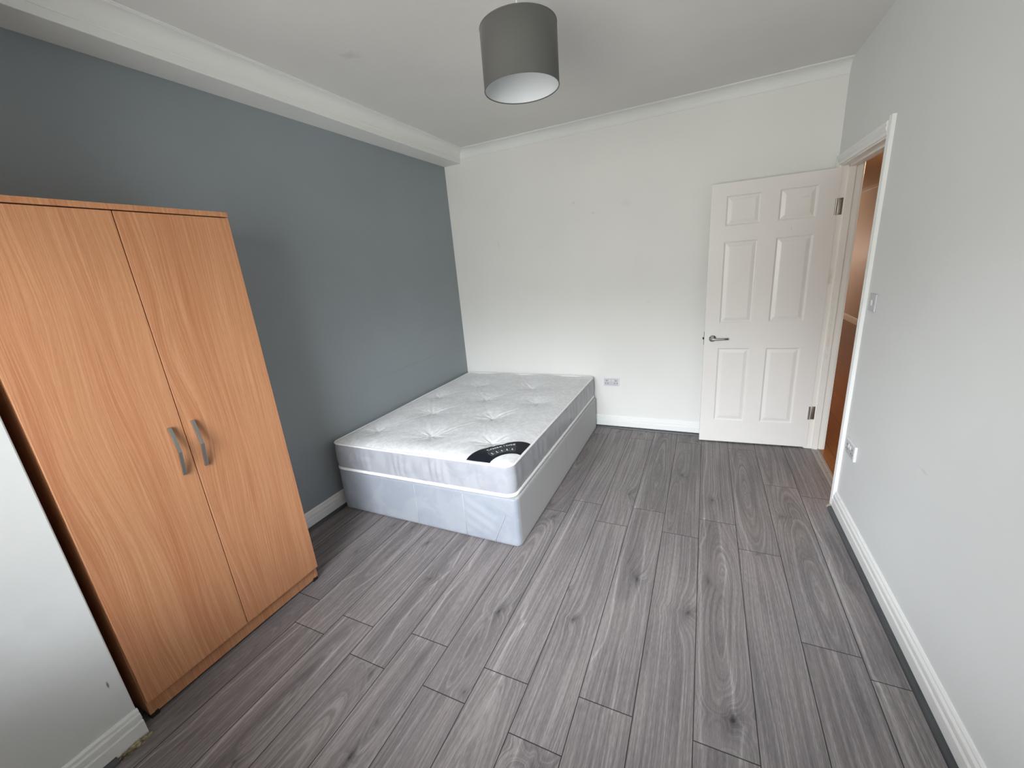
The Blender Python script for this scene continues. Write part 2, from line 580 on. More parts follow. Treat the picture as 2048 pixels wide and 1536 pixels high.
# boards with tall arches (cathedral figure): row, apex y, direction
ARCH = {(15, 0): (-1.92, 1), (14, 0): (-1.95, 1), (12, 0): (-1.9, -1), (13, 0): (-2.3, -1), (13, 1): (-2.3, -1)}


def smooth_noise(seed, u, v, su, sv):
    r = np.random.default_rng(seed)
    out = np.zeros_like(u)
    for k in range(5):
        a, b, p = r.normal(0, 1. / su), r.normal(0, 1. / sv), r.uniform(0, 6.28)
        out += np.sin(u * a + v * b + p)
    return out / 2.4


def make_floor():
    V, F, A = [], [], {k: [] for k in ('growth', 'dark', 'streak', 'band', 'pu', 'pv', 'pid', 'tone')}
    nv = 0
    for row in range(17):
        xa = X0F + PW * row
        if xa > W + .03:
            break
        y = JOINT[row]
        while y < 0:
            y += PL
        n = 0
        while y > YN - .02:
            y1, y0 = y, y - PL
            n += 1
            seed = row * 31 + n * 7 + 3
            r = np.random.default_rng(seed)
            ca, cb = max(y0, YN - .02), min(y1, .0)
            xl, xr = max(xa, 0), min(xa + PW, W + .041)
            fine = cb > -3.3 and xr > .3
            nu = 44 if fine else 6
            nn = max(2, int((cb - ca) / (.0125 if fine else .05)))
            uu, yy = np.meshgrid(np.linspace(xl, xr, nu + 1), np.linspace(ca, cb, nn + 1), indexing='ij')
            u = uu - xa - PW / 2
            v = yy - y0
            # growth coordinate: arch-shaped or nearly straight figure, bent by slow noise and by knots
            off = r.uniform(-.05, .05)
            tilt = r.choice([-1, 1]) * r.uniform(.035, .10)
            straight = r.random() < .45
            wob = smooth_noise(seed, u, v, .12, .35) * .012 + smooth_noise(seed + 1, u, v, .03, .12) * .0018
            if straight:
                Gr = (u - off * 3) * r.uniform(.7, 1.1) + wob + v * r.uniform(-.012, .012) + r.uniform(0, 5)
            else:
                hgt = .010 + np.abs(v - r.uniform(.3, 1.0)) * abs(tilt)
                Gr = np.sqrt((u - off + wob * .8) ** 2 + hgt ** 2) * 1.1 + wob * .5 + r.uniform(0, 5)
            D = np.zeros_like(u)
            for (kx, ky, ks, kd, kr) in KNOTS:
                if not (xa - .0 <= kx <= xa + PW and y0 <= ky <= y1):
                    continue
                dx, dy = uu - kx, yy - ky
                rr = np.sqrt((dx * 1.25) ** 2 + (dy * .62) ** 2)
                ang = np.arctan2(dy, dx)
                rw = rr * (1 + .25 * np.sin(ang * 2 + kx * 40) + .15 * np.sin(ang * 5 + ky * 30))
                Gr = Gr + kr * .055 * np.exp(-(rw / (ks * 2.6)) ** 1.3)
                core = np.exp(-(rw / (ks * .52)) ** 2)
                halo = np.exp(-(rw / (ks * 1.3)) ** 1.6) * .56
                D += kd * np.maximum(core, halo)
            S = np.zeros_like(u)
            for st in STREAKS:
                sx = np.mean([p[0] for p in st])
                if not (xa - .012 <= sx <= xa + PW + .012):
                    continue
                ys = np.array([p[1] for p in st])[::-1]
                xs = np.array([p[0] for p in st])[::-1]
                cx = np.interp(yy, ys, xs)
                inside = ((yy > ys[0] - .02) & (yy < ys[-1] + .02)).astype(float)
                d = uu - cx
                S += inside * (np.exp(-(d / .0042) ** 2) * (.54 + .16 * np.sin(yy * 9 + sx * 30)) + .10 * np.exp(-(d / .012) ** 2))
            B = np.zeros_like(u)
            for (bx, by) in BANDS:
                if xa - .01 < (bx[0] + bx[1]) / 2 < xa + PW + .01:
                    fx = np.clip((uu - bx[0]) / .02, 0, 1) * np.clip((bx[1] - uu) / .02, 0, 1)
                    fy = np.clip((by[0] - yy) / .05, 0, 1) * np.clip((yy - by[1]) / .05, 0, 1)
                    B += fx * fy
            tone = r.uniform(-.05, .05)
            V.append(np.stack([uu.ravel(), yy.ravel(), np.zeros(uu.size)], 1))
            idx = (np.arange((nu + 1) * (nn + 1)) + nv).reshape(nu + 1, nn + 1)
            F.append(np.stack([idx[:-1, :-1].ravel(), idx[1:, :-1].ravel(), idx[1:, 1:].ravel(), idx[:-1, 1:].ravel()], 1))
            nv += uu.size
            for k, a in (('growth', Gr), ('dark', D), ('streak', S), ('band', B), ('pu', u), ('pv', v)):
                A[k].append(a.ravel())
            A['pid'].append(np.full(u.size, float(seed % 37)))
            A['tone'].append(np.full(u.size, tone))
            y = y0
    V = np.concatenate(V).astype(np.float32)
    F = np.concatenate(F).astype(np.int32)
    me = bpy.data.meshes.new('floor')
    me.vertices.add(len(V))
    me.vertices.foreach_set('co', V.ravel())
    me.loops.add(F.size)
    me.loops.foreach_set('vertex_index', F.ravel())
    me.polygons.add(len(F))
    me.polygons.foreach_set('loop_start', np.arange(0, F.size, 4, dtype=np.int32))
    me.update(calc_edges=True)
    for k, a in A.items():
        at = me.attributes.new(k, 'FLOAT', 'POINT')
        at.data.foreach_set('value', np.concatenate(a).astype(np.float32))
    o = link('floor', me, M_oak)
    return struct(o, 'grey oak laminate floor of long boards running towards the back wall', 'floor')


make_floor()

# ------------------------------------------------------------------ shell
T = .12
struct(MB().box(-T, W + WT, YN - .3, T, H, H + .1).build('ceiling', M_ceil), 'off-white painted ceiling with faint marks', 'ceiling')
struct(MB().box(-T, 0, YN - .3, T, -.1, H).build('wall_left', M_grey), 'slate grey painted wall beside the bed and behind the wardrobe', 'wall')
struct(MB().box(0, W, 0, T, -.1, H).build('wall_back', M_white), 'white back wall above the head of the bed', 'wall')
m = MB()
m.box(W, W + WT, DY0 + .03, T, -.1, H)
m.box(W, W + WT, YN - .3, DY1 - .03, -.1, H)
m.box(W, W + WT, DY1 - .03, DY0 + .03, 2.02, H)
struct(m.build('wall_right', M_white_r), 'white right wall holding the doorway', 'wall')
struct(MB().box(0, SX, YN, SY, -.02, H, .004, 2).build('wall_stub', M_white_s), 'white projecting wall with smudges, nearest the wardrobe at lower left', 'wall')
m = MB()
m.box(0, WIN[0], YN - .3, YN, 0, H)
m.box(WIN[1], W, YN - .3, YN, 0, H)
m.box(WIN[0], WIN[1], YN - .3, YN, 0, WIN[2])
m.box(WIN[0], WIN[1], YN - .3, YN, WIN[3], H)
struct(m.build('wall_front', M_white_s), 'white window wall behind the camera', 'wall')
# boxed beam
struct(MB().box(0, BX, SY, 0, BZ, H, .003, 2).build('trim_1', M_cove), 'white boxed beam above the grey wall', 'beam')


def cove_profile(p=.077, d=.075, n=10):
    pts = [(0, 0), (0, -d), (.004, -d), (.006, -d + .004)]
    for i in range(n + 1):
        a = i / n * PI / 2
        pts.append((.006 + (p - .014) * (1 - math.cos(a)), -d + .006 + (d - .014) * math.sin(a)))
    pts += [(p - .006, -.006), (p, -.005), (p, 0)]
    return pts


cp = cove_profile()
# coving on the beam (stops square at the back wall) and along the back wall
struct(MB().prism(cp, (BX, SY, H), (BX, 0, H), (1, 0, 0)).build('trim_2', M_cove, auto=25), 'white plaster coving along the boxed beam', 'coving')
struct(MB().prism(cp, (BX, 0, H), (W, 0, H), (0, -1, 0)).build('trim_3', M_cove, auto=25), 'white plaster coving along the top of the back wall', 'coving')

# ------------------------------------------------------------------ skirting boards and dark bead
SH, ST = .118, .018
SK = [(0, .004), (ST, .004), (ST, .064), (ST - .002, .0680), (ST - .0085, .070), (ST - .0085, .0735), (ST - .003, .0755),
      (ST - .0025, .084), (ST - .004, .094), (ST - .0065, .0985), (ST - .012, .1), (ST - .012, .103), (ST - .0085, .105),
      (ST - .0095, .111), (.004, SH), (0, SH)]
BP = [(ST, 0.0005)] + [(ST + .020 * math.cos(a), .0005 + .0175 * math.sin(a)) for a in [i / 6 * PI / 2 for i in range(7)]]


def skirting(name, a, b, side, label):
    return struct(MB().prism(SK, a, b, side).build(name, M_gloss, auto=20), label, 'skirting board')


def bead(name, a, b, side, label):
    return struct(MB().prism(BP, a, b, side).build(name, M_bead, auto=35), label, 'floor bead')


skirting('baseboard_back', (0, 0, 0), (W, 0, 0), (0, -1, 0), 'white moulded skirting along the back wall')
skirting('baseboard_left', (0, SY, 0), (0, -.018, 0), (1, 0, 0), 'white moulded skirting on the grey wall')
skirting('baseboard_right', (W, YN, 0), (W, -.952, 0), (-1, 0, 0), 'white moulded skirting along the right wall')
skirting('baseboard_stub', (SX, YN, 0), (SX, SY + .002, 0), (1, 0, 0), 'white moulded skirting at the foot of the projecting wall')
skirting('baseboard_front', (SX, YN, 0), (W, YN, 0), (0, 1, 0), 'white moulded skirting under the window')
bead('trim_4', (ST, 0, 0), (W - ST, 0, 0), (0, -1, 0), 'dark grey bead at the foot of the back skirting')
bead('trim_5', (0, SY, 0), (0, -ST, 0), (1, 0, 0), 'dark grey bead at the foot of the grey wall skirting')
b5 = bead('trim_6', (W, YN, 0), (W, -.955, 0), (-1, 0, 0), 'dark grey bead at the foot of the right skirting')
MB().prism([(p[0], p[1] + .0005) for p in BP], (W, -.955, 0), (W, -.935, 0), (-1, 0, 0)).build('bead_end_cap', M_bead_end, b5)
bead('trim_7', (SX, YN, 0), (SX, -3.372, 0), (1, 0, 0), 'dark grey bead at the foot of the projecting wall skirting')

# crumbled filler where the bead is missing
bm = bmesh.new()
bmesh.ops.create_icosphere(bm, subdivisions=4, radius=1)
r9 = random.Random(5)
for v in bm.verts:
    n = 1 + .22 * math.sin(v.co.y * 9 + 1) * math.sin(v.co.x * 7) + .12 * math.sin(v.co.z * 17 + v.co.y * 21)
    v.co = Vector((v.co.x * .011 * n, v.co.y * .046 * n, max(v.co.z, -.25) * .012 * n + .0032))
me = bpy.data.meshes.new('crumbled_filler')
bm.to_mesh(me); bm.free()
o = link('crumbled_filler', me, M_foam, smooth=True)
o.location = (SX + ST + .0125, -3.322, 0.0)
tag(o, 'yellowed crumbling filler on the floor at the end of the lower left skirting', 'debris')

# ------------------------------------------------------------------ doorway: lining, stop, architraves, leaf
door = empty('door_1', (W, DY0, 0))
struct(door, 'white six-panel door standing open against the back wall, in its frame', 'door')


def local(o):      # children of door_1 are built in world coordinates
    o.location = (-W, -DY0, 0)
    return o


JT = .028
fr = local(MB().box(W - .001, W + WT + .001, DY0, DY0 + JT, 0, 2.028, .0015).build('hinge_jamb', M_frame, door))
local(MB().box(W - .001, W + WT + .001, DY1 - JT, DY1, 0, 2.028, .0015).build('latch_jamb', M_frame, door))
local(MB().box(W - .001, W + WT + .001, DY1, DY0, 2.002, 2.028, .0015).build('head_lining', M_frame, door))
m = MB()
m.box(W + .042, W + .078, DY0 - .013, DY0, 0, 2.002, .001)
m.box(W + .042, W + .078, DY1, DY1 + .013, 0, 2.002, .001)
m.box(W + .042, W + .078, DY1, DY0, 1.990, 2.002, .001)
local(m.build('door_stop', M_frame, door))


def arch_prof(w=.062, t=.018):
    # (across the width from the opening outwards, proud of the wall)
    return [(0, 0), (0, t * .55), (.004, t * .62), (.012, t * .66), (.018, t * .66), (.020, t * .80), (.030, t), (.036, t * .98),
            (.040, t * .84), (.044, t * .84), (.048, t * .98), (w - .004, t), (w, t * .85), (w, 0)]


def architrave(name, kind, sgn, xf, mtl):
    """vertical pieces and head, on plane x = xf, proud along sgn"""
    m = MB()
    P = arch_prof()
    n = len(P)

    def ring(f):
        return [m.bm.verts.new(f(a, b)) for a, b in P]
    if kind == 'near':
        r1 = ring(lambda a, b: (xf + sgn * b, DY1 - .006 - a, 0))
        r2 = ring(lambda a, b: (xf + sgn * b, DY1 - .006 - a, 2.085))
    elif kind == 'far':
        r1 = ring(lambda a, b: (xf + sgn * b, DY0 + .006 + a, 0))
        r2 = ring(lambda a, b: (xf + sgn * b, DY0 + .006 + a, 2.01 + a))
    else:
        r1 = ring(lambda a, b: (xf + sgn * b, DY1 - .006, 2.010 + a))
        r2 = ring(lambda a, b: (xf + sgn * b, DY0 + .006 + a, 2.010 + a))
    for i in range(n):
        j = (i + 1) % n
        m.bm.faces.new((r1[i], r1[j], r2[j], r2[i]))
    m.bm.faces.new(r1); m.bm.faces.new(r2[::-1])
    return local(m.build(name, mtl, door, auto=20))


for k in ('near', 'far', 'head'):
    architrave('architrave', k, -1, W, M_gloss)
    architrave('architrave', k, 1, W + WT, M_frame)

DA = .0631
DW, DH, DT, DG = .762, 1.981, .035, .012
SC = [(.115, .335), (.442, .662)]
ZR = [(.190, .792), (.990, 1.585), (1.692, 1.896)]
RINGS = [(0, 0), (.004, -.0022), (.009, -.0068), (.013, -.0075), (.017, -.0066), (.036, -.0012), (.040, -.0008)]


def door_leaf():
    bm = bmesh.new()
    xs = [0] + [q for s in SC for q in s] + [DW]
    zs = [0] + [q for s in ZR for q in s] + [DH]
    for y0, sg in ((0, 1), (-DT, -1)):
        for i in range(5):
            for k in range(7):
                x0, x1, z0, z1 = xs[i], xs[i + 1], zs[k], zs[k + 1]
                if i in (1, 3) and k in (1, 3, 5):
                    prev = None
                    for ins, dep in RINGS:
                        rr = [bm.verts.new((a, y0 + sg * dep, b)) for a, b in
                              ((x0 + ins, z0 + ins), (x1 - ins, z0 + ins), (x1 - ins, z1 - ins), (x0 + ins, z1 - ins))]
                        if prev:
                            for q in range(4):
                                bm.faces.new((prev[q], prev[(q + 1) % 4], rr[(q + 1) % 4], rr[q]))
                        prev = rr
                    bm.faces.new(prev)
                else:
                    bm.faces.new([bm.verts.new((a, y0, b)) for a, b in ((x0, z0), (x1, z0), (x1, z1), (x0, z1))])
    for (a, b) in (((0, 0), (0, DH)), ((DW, 0), (DW, DH)), ((0, 0), (DW, 0)), ((0, DH), (DW, DH))):
        bm.faces.new([bm.verts.new(p) for p in ((a[0], 0, a[1]), (b[0], 0, b[1]), (b[0], -DT, b[1]), (a[0], -DT, a[1]))])
    bmesh.ops.remove_doubles(bm, verts=bm.verts, dist=1e-5)
    bmesh.ops.recalc_face_normals(bm, faces=bm.faces)
    me = bpy.data.meshes.new('door_leaf')
    bm.to_mesh(me); bm.free()
    return me


M_door = paint('white_gloss_door', (.80, .775, .745), .34, bump=.06, mottled=.025, spec=.5, scale=120, spots=[
    (.25, 0, 1.64, .004, .05, .018, (.45, .42, .38), .5), (.18, 0, 1.83, .03, .05, .006, (.55, .5, .5), .25)])
leaf = link('door_leaf', door_leaf(), M_door, door)
leaf.location = (3.0722 - W, -.0954 - DY0, DG)
leaf.rotation_euler = (0, 0, PI + DA)

# lever handles, roses, latch and hinges ride on the leaf
def lever(side):
    sg = 1 if side else -1
    y0 = 0 if side else -DT
    m = MB()
    m.lathe([(0, y0), (.026, y0), (.0275, y0 + sg * .002), (.0275, y0 + sg * .005), (.024, y0 + sg * .010), (.015, y0 + sg * .014),
             (.0105, y0 + sg * .018), (.0095, y0 + sg * .03), (.0095, y0 + sg * .048), (.004, y0 + sg * .053), (0, y0 + sg * .053)],
            (.703, 0, .870), 'Y', 32)
    h = m.build('door_handle', M_chrome, leaf, smooth=True)
    m = MB()
    p = Vector((.703, y0 + sg * .044, .870))
    m.tube([p + Vector((.006, 0, 0)), p, p + Vector((-.03, sg * .001, 0)), p + Vector((-.07, sg * .002, .001)), p + Vector((-.106, sg * .001, .002))],
           [.0085, .0095, .0088, .0082, .0078], 14)
    # sub-part of the handle, in handle space (same as leaf space)
    m.build('lever', M_satin if side else M_chrome, h, smooth=True)


lever(True)
# rear handle: only rose and short lever (squeezed between leaf and wall)
m = MB()
m.lathe([(0, -DT), (.026, -DT), (.0275, -DT - .005), (.02, -DT - .012), (.0095, -DT - .02), (.0095, -DT - .045), (0, -DT - .047)], (.703, 0, .870), 'Y', 24)
m.tube([(.703, -DT - .04, .87), (.60, -DT - .04, .872)], .0078, 10)
m.build('door_handle', M_chrome, leaf, smooth=True)
MB().box(DW, DW + .0015, -DT / 2 - .012, -DT / 2 + .012, .82, .92, .0005).box(DW, DW + .011, -DT / 2 - .006, -DT / 2 + .010, .861, .878, .003).build('latch', M_black, leaf)
for zc in (.296, 1.757):
    m = MB()
    m.box(W + .001, W + .034, DY0 - .0016, DY0 + .0006, zc - .052, zc + .052, .0004)
    m.tube([(W - .003, DY0 - .0075, zc - .052), (W - .003, DY0 - .0075, zc + .052)], .0062, 12)
    for q in (-.034, -.012, .012, .034):
        m.lathe([(0, -.0026), (.0035, -.0022), (.004, -.0010)], (W + .022, DY0, zc + q), 'Y', 10)
    local(m.build('hinge', M_hinge, door, auto=40))

# threshold strip
m = MB()
ts = [(3.104, 0.0), (3.106, .0035), (3.118, .005), (3.121, .0025), (3.137, .0025), (3.140, .005), (3.154, .0038), (3.157, 0)]
r1 = [m.bm.verts.new((a, DY0 - .001, b)) for a, b in ts]
r2 = [m.bm.verts.new((a, DY1 + .001, b)) for a, b in ts]
for i in range(len(ts) - 1):
    m.bm.faces.new((r1[i], r1[i + 1], r2[i + 1], r2[i]))
thr = m.build('trim_8', M_alu)
struct(thr, 'worn metal threshold strip across the doorway floor', 'threshold strip')
m = MB()
for i in range(5):
    m.lathe([(0, .0032), (.0035, .0030), (.0035, .0026)], (3.129, -.17 - i * .155, 0), 'Z', 10)
m.build('screw_heads', M_dark, thr)

# ------------------------------------------------------------------ hall beyond the doorway
HX = 4.86
struct(MB().box(3.10, HX, -2.6, 9.0, -.06, 0).build('floor_hall', M_hallfloor), 'orange wood hall floor seen through the doorway', 'floor')
bpy.data.objects['floor_hall'].location.z = -.0006
struct(MB().box(HX, HX + .1, -2.6, 9.0, -.06, 2.45).build('wall_hall', M_hallwall), 'dim beige hall wall seen through the doorway', 'wall')
struct(MB().box(W + WT, HX, 9.0, 9.1, -.06, 2.45).box(W + WT, HX, -2.7, -2.6, -.06, 2.45).box(W, W + WT, T, 9.0, -.06, 2.45)
       .build('wall_hall_ends', M_hallwall), 'hall end walls out of sight', 'wall')
struct(MB().box(W + .002, HX + .1, -2.7, 9.1, 2.40, 2.45).build('ceiling_hall', M_hallceil), 'warm lit hall ceiling seen above the doorway', 'ceiling')
bpy.data.objects['ceiling_hall'].location.x = WT
struct(MB().prism(SK, (HX, -2.6, 0), (HX, 9.0, 0), (-1, 0, 0)).build('baseboard_hall', M_gloss, auto=20), 'white skirting in the hall', 'skirting board')
struct(MB().prism([(0, 2.335), (.012, 2.338), (.016, 2.350), (.010, 2.356), (0, 2.358)], (HX, -2.6, 0), (HX, 9.0, 0), (-1, 0, 0))
       .build('trim_9', M_cove, auto=30), 'thin pale picture rail high on the hall wall', 'picture rail')

# ------------------------------------------------------------------ window behind the camera
win = empty('window_1', ((WIN[0] + WIN[1]) / 2, YN, WIN[2]))
struct(win, 'white framed window behind the camera', 'window')


def wlocal(o):
    o.location = (-(WIN[0] + WIN[1]) / 2, -YN, -WIN[2])
    return o


x0, x1, z0, z1 = WIN
m = MB()
ya, yb = YN - .16, YN - .10
m.box(x0, x0 + .06, ya, yb, z0, z1, .004).box(x1 - .06, x1, ya, yb, z0, z1, .004)
m.box(x0 + .06, x1 - .06, ya, yb, z0, z0 + .06, .004).box(x0 + .06, x1 - .06, ya, yb, z1 - .06, z1, .004)
xm = (x0 + x1) / 2
m.box(xm - .03, xm + .03, ya, yb, z0 + .06, z1 - .06, .004)
wlocal(m.build('window_frame', M_gloss, win))
wlocal(MB().box(x0 - .03, x1 + .03, YN - .1, YN + .10, z0 - .03, z0, .006).build('window_sill', M_gloss, win))
M_glass = bpy.data.materials.new('clear_pane')
M_glass.use_nodes = True
nt = M_glass.node_tree
nt.nodes.remove(nt.nodes['Principled BSDF'])
ou = nt.nodes['Material Output']
tr = nt.nodes.new('ShaderNodeBsdfTransparent')
gl = nt.nodes.new('ShaderNodeBsdfGlossy')
gl.inputs['Roughness'].default_value = .02
fz = nt.nodes.new('ShaderNodeFresnel')
mx = nt.nodes.new('ShaderNodeMixShader')
nt.links.new(fz.outputs[0], mx.inputs[0])
nt.links.new(tr.outputs[0], mx.inputs[1])
nt.links.new(gl.outputs[0], mx.inputs[2])
nt.links.new(mx.outputs[0], ou.inputs[0])
for a, b in ((x0 + .06, xm - .03), (xm + .03, x1 - .06)):
    wlocal(MB().box(a, b, YN - .134, YN - .128, z0 + .06, z1 - .06).build('window_pane', M_glass, win))

# ------------------------------------------------------------------ wardrobe
WX, WY0, WY1 = .4735, -3.2483, -2.4770
wd = empty('wardrobe', (.25, (WY0 + WY1) / 2, 0))
tag(wd, 'orange beech two-door wardrobe standing against the grey wall at the left', 'wardrobe')


def wl_(o, par=None):
    if par is None:
        o.parent = wd
        o.location = (-.25, -(WY0 + WY1) / 2, 0)
    return o


CF = WX - .018      # carcass front
for ya in (WY0, WY1 - .016):
    wl_(MB().box(.022, CF - .0015, ya, ya + .016, .022, 1.846, .0008).build('side_panel', M_beechC))
wl_(MB().box(.020, WX, WY0 - .001, WY1 + .001, 1.8465, 1.8655, .001).build('top_panel', M_beechC))
wl_(MB().box(.022, CF - .002, WY0 + .016, WY1 - .016, .086, .102).build('bottom_shelf', M_beechC))
wl_(MB().box(CF - .020, CF - .006, WY0 + .0165, WY1 - .0165, .014, .0850, .0006).build('plinth', M_beechC))
wl_(MB().box(.022, .028, WY0 + .016, WY1 - .016, .03, 1.84).build('back_panel', M_beechC))
for ya in (WY0 + .001, WY1 - .029):
    for xa in (.03, CF - .034):
        wl_(MB().box(xa, xa + .030, ya, ya + .028, 0.0, .022, .003).build('foot', M_black))
ym = (WY0 + WY1) / 2
doors = []
for (ya, yb, mm, hy) in ((WY0 + .001, ym - .0014, M_beechL, -2.9085), (ym + .0014, WY1 - .001, M_beechR, -2.8285)):
    d = MB().box(CF, WX, ya, yb, .088, 1.8425, .0012).build('door', mm)
    wl_(d)
    # bent bow handle: flat bar, two straight halves meeting at a ridge
    m = MB()
    w = .0062
    pr_ = [(WX, 1.070), (WX + .010, 1.071), (WX + .029, .972), (WX + .010, .872), (WX, .873), (WX, .885), (WX + .004, .886), (WX + .021, .972), (WX + .004, 1.056), (WX, 1.058)]
    a = [m.bm.verts.new((p, hy - w, q)) for p, q in pr_]
    b = [m.bm.verts.new((p, hy + w, q)) for p, q in pr_]
    n = len(pr_)
    for i in range(n):
        j = (i + 1) % n
        m.bm.faces.new((a[i], a[j], b[j], b[i]))
    for rr in (a, b):      # side faces as quads
        for q in ((0, 1, 8, 9), (1, 2, 7, 8), (2, 3, 6, 7), (3, 4, 5, 6)):
            m.bm.faces.new([rr[k] for k in q])
    hnd = m.build('handle', M_satin, d)
    bv = hnd.modifiers.new('edge', 'BEVEL')
    bv.width = .0012
    bv.segments = 2
    bv.limit_method = 'ANGLE'
    bv.angle_limit = R(50)


# ------------------------------------------------------------------ divan base
BXE, BYE, BZT = 1.412, -1.893, .298


def tilt(x, y):
    """the sprung top sits a little proud towards the open foot corner"""
    return .016 * (x / 1.4) * (.35 - .65 * y / 1.9)
dv = empty('divan_base', (.71, -.95, 0))
tag(dv, 'pale grey fabric divan base in two halves, standing in the far left corner', 'bed base')


def rr_loop(x0, x1, y0, y1, rad, n=8, corners=(1, 1, 1, 1)):
    """rounded rectangle outline, counter-clockwise from the (x0,y0) corner"""
    out = []
    for k, (cx, cy, a0) in enumerate(((x0, y0, PI), (x1, y0, 1.5 * PI), (x1, y1, 0), (x0, y1, .5 * PI))):
        rd = rad if corners[k] else .004
        ox = cx + (rd if k in (0, 3) else -rd)
        oy = cy + (rd if k in (0, 1) else -rd)
        for i in range(n + 1):
            a = a0 + i / n * PI / 2
            out.append((ox + rd * math.cos(a), oy + rd * math.sin(a)))
    return out


def densify(lp, step):
    out = []
    n = len(lp)
    for i in range(n):
        a, b = Vector(lp[i]), Vector(lp[(i + 1) % n])
        k = max(1, int((b - a).length / step))
        for q in range(k):
            out.append(tuple(a.lerp(b, q / k)))
    return out


DX0 = .040


def divan_half(y0, y1, corners, creased):
    lp = densify(rr_loop(DX0, BXE, y0, y1, .035, 6, corners), .012)
    zs = [0.004, .008] + list(np.linspace(.02, BZT - .012, 26)) + [BZT - .004, BZT]
    vs, fs = [], []
    n = len(lp)
    cxm, cym = (DX0 + BXE) / 2, (y0 + y1) / 2
    for iz, z in enumerate(zs):
        ins = {0: .006, 1: .001, len(zs) - 2: .002, len(zs) - 1: .007}.get(iz, 0)
        for (px, py) in lp:
            ox, oy = 0., 0.
            if creased and py < y0 + .036:
                t = min(1, (z / .28)) * (1 - z / .30)
                s = 0
                # soft pulls in the cover and the sewn seams
                s += .0035 * math.sin(px * 17 + z * 9) * t * 3
                s += .0022 * math.sin((px * 1.0 + z * 1.9) * 46) * math.exp(-((px - 1.16) / .12) ** 2) * t * 4
                s -= .004 * math.exp(-((px - .695) / .004) ** 2)
                s -= .004 * math.exp(-((px - 1.055) / .004) ** 2)
                dline = px - (1.246 + (z / .20) * .085)
                s -= .005 * math.exp(-(dline / .005) ** 2)
                oy -= s
            d = Vector((cxm - px, cym - py))
            sx = 1 if px < cxm else -1
            sy = 1 if py < cym else -1
            vs.append((px + sx * ins * (abs(px - DX0) < .04 or abs(px - BXE) < .04), py + sy * ins * (abs(py - y0) < .04 or abs(py - y1) < .04) + oy, z + tilt(px, py) * z / BZT))
    for k in range(len(zs) - 1):
        for i in range(n):
            j = (i + 1) % n
            fs.append((k * n + i, k * n + j, (k + 1) * n + j, (k + 1) * n + i))
    fs.append(tuple(range((len(zs) - 1) * n, len(zs) * n)))
    fs.append(tuple(range(n))[::-1])
    me = bpy.data.meshes.new('base_half')
    me.from_pydata(vs, [], fs)
    me.materials.append(M_divan)
    me.materials.append(M_divan_front)
    me.update()
    for p in me.polygons:
        p.use_smooth = len(p.vertices) == 4
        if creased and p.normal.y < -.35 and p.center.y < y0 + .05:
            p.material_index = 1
    o = bpy.data.objects.new('base_half', me)
    COL.objects.link(o)
    o.parent = dv
    o.location = (-.71, .95, 0)
    return o


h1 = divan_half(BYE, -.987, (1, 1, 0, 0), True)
h2 = divan_half(-.984, -.040, (0, 0, 1, 1), False)
h1['label'] = 'near half of the divan base with creased bluish satin end'

# sewn seams on the front as slim raised cords
for pts in ([(.695, .006), (.697, .13), (.699, .292)], [(1.055, .006), (1.055, .15), (1.057, .292)], [(1.246, .006), (1.29, .11), (1.331, .205)]):
    m = MB()
    m.tube([(p[0] - .71, BYE - .0006 + .95, p[1]) for p in pts], .0014, 6)
    m.build('seam', M_divan, dv, smooth=True)
# glides under the base
for gx in (.12, 1.30):
    for gy in (-1.78, -1.08, -.88, -.12):
        MB().lathe([(0, 0), (.016, 0), (.018, .002), (.018, .006), (0, .006)], (gx - .71, gy + .95, 0), 'Z', 16).build('glide', M_black, dv)

# ------------------------------------------------------------------ mattress
MX0, MX1, MY0, MY1 = .030, 1.392, -1.885, -.030
MZ0, MZ1 = BZT + .002, .512
MT_ = empty('mattress', (.70, -.95, MZ0))
MT_.rotation_euler = (0, 0, R(0))
tag(MT_, 'white tufted double mattress with satin border lying on the divan base', 'mattress')
TUFTS = []
for k, yy_ in enumerate((-.135, -.507, -.872, -1.250, -1.637)):
    for xx_ in ((.225, .692, 1.150) if k % 2 == 0 else (.425, .955)):
        TUFTS.append((xx_, yy_))
TUFTS = np.array(TUFTS)
r5 = np.random.default_rng(3)
TPH = r5.uniform(0, 6.28, len(TUFTS))


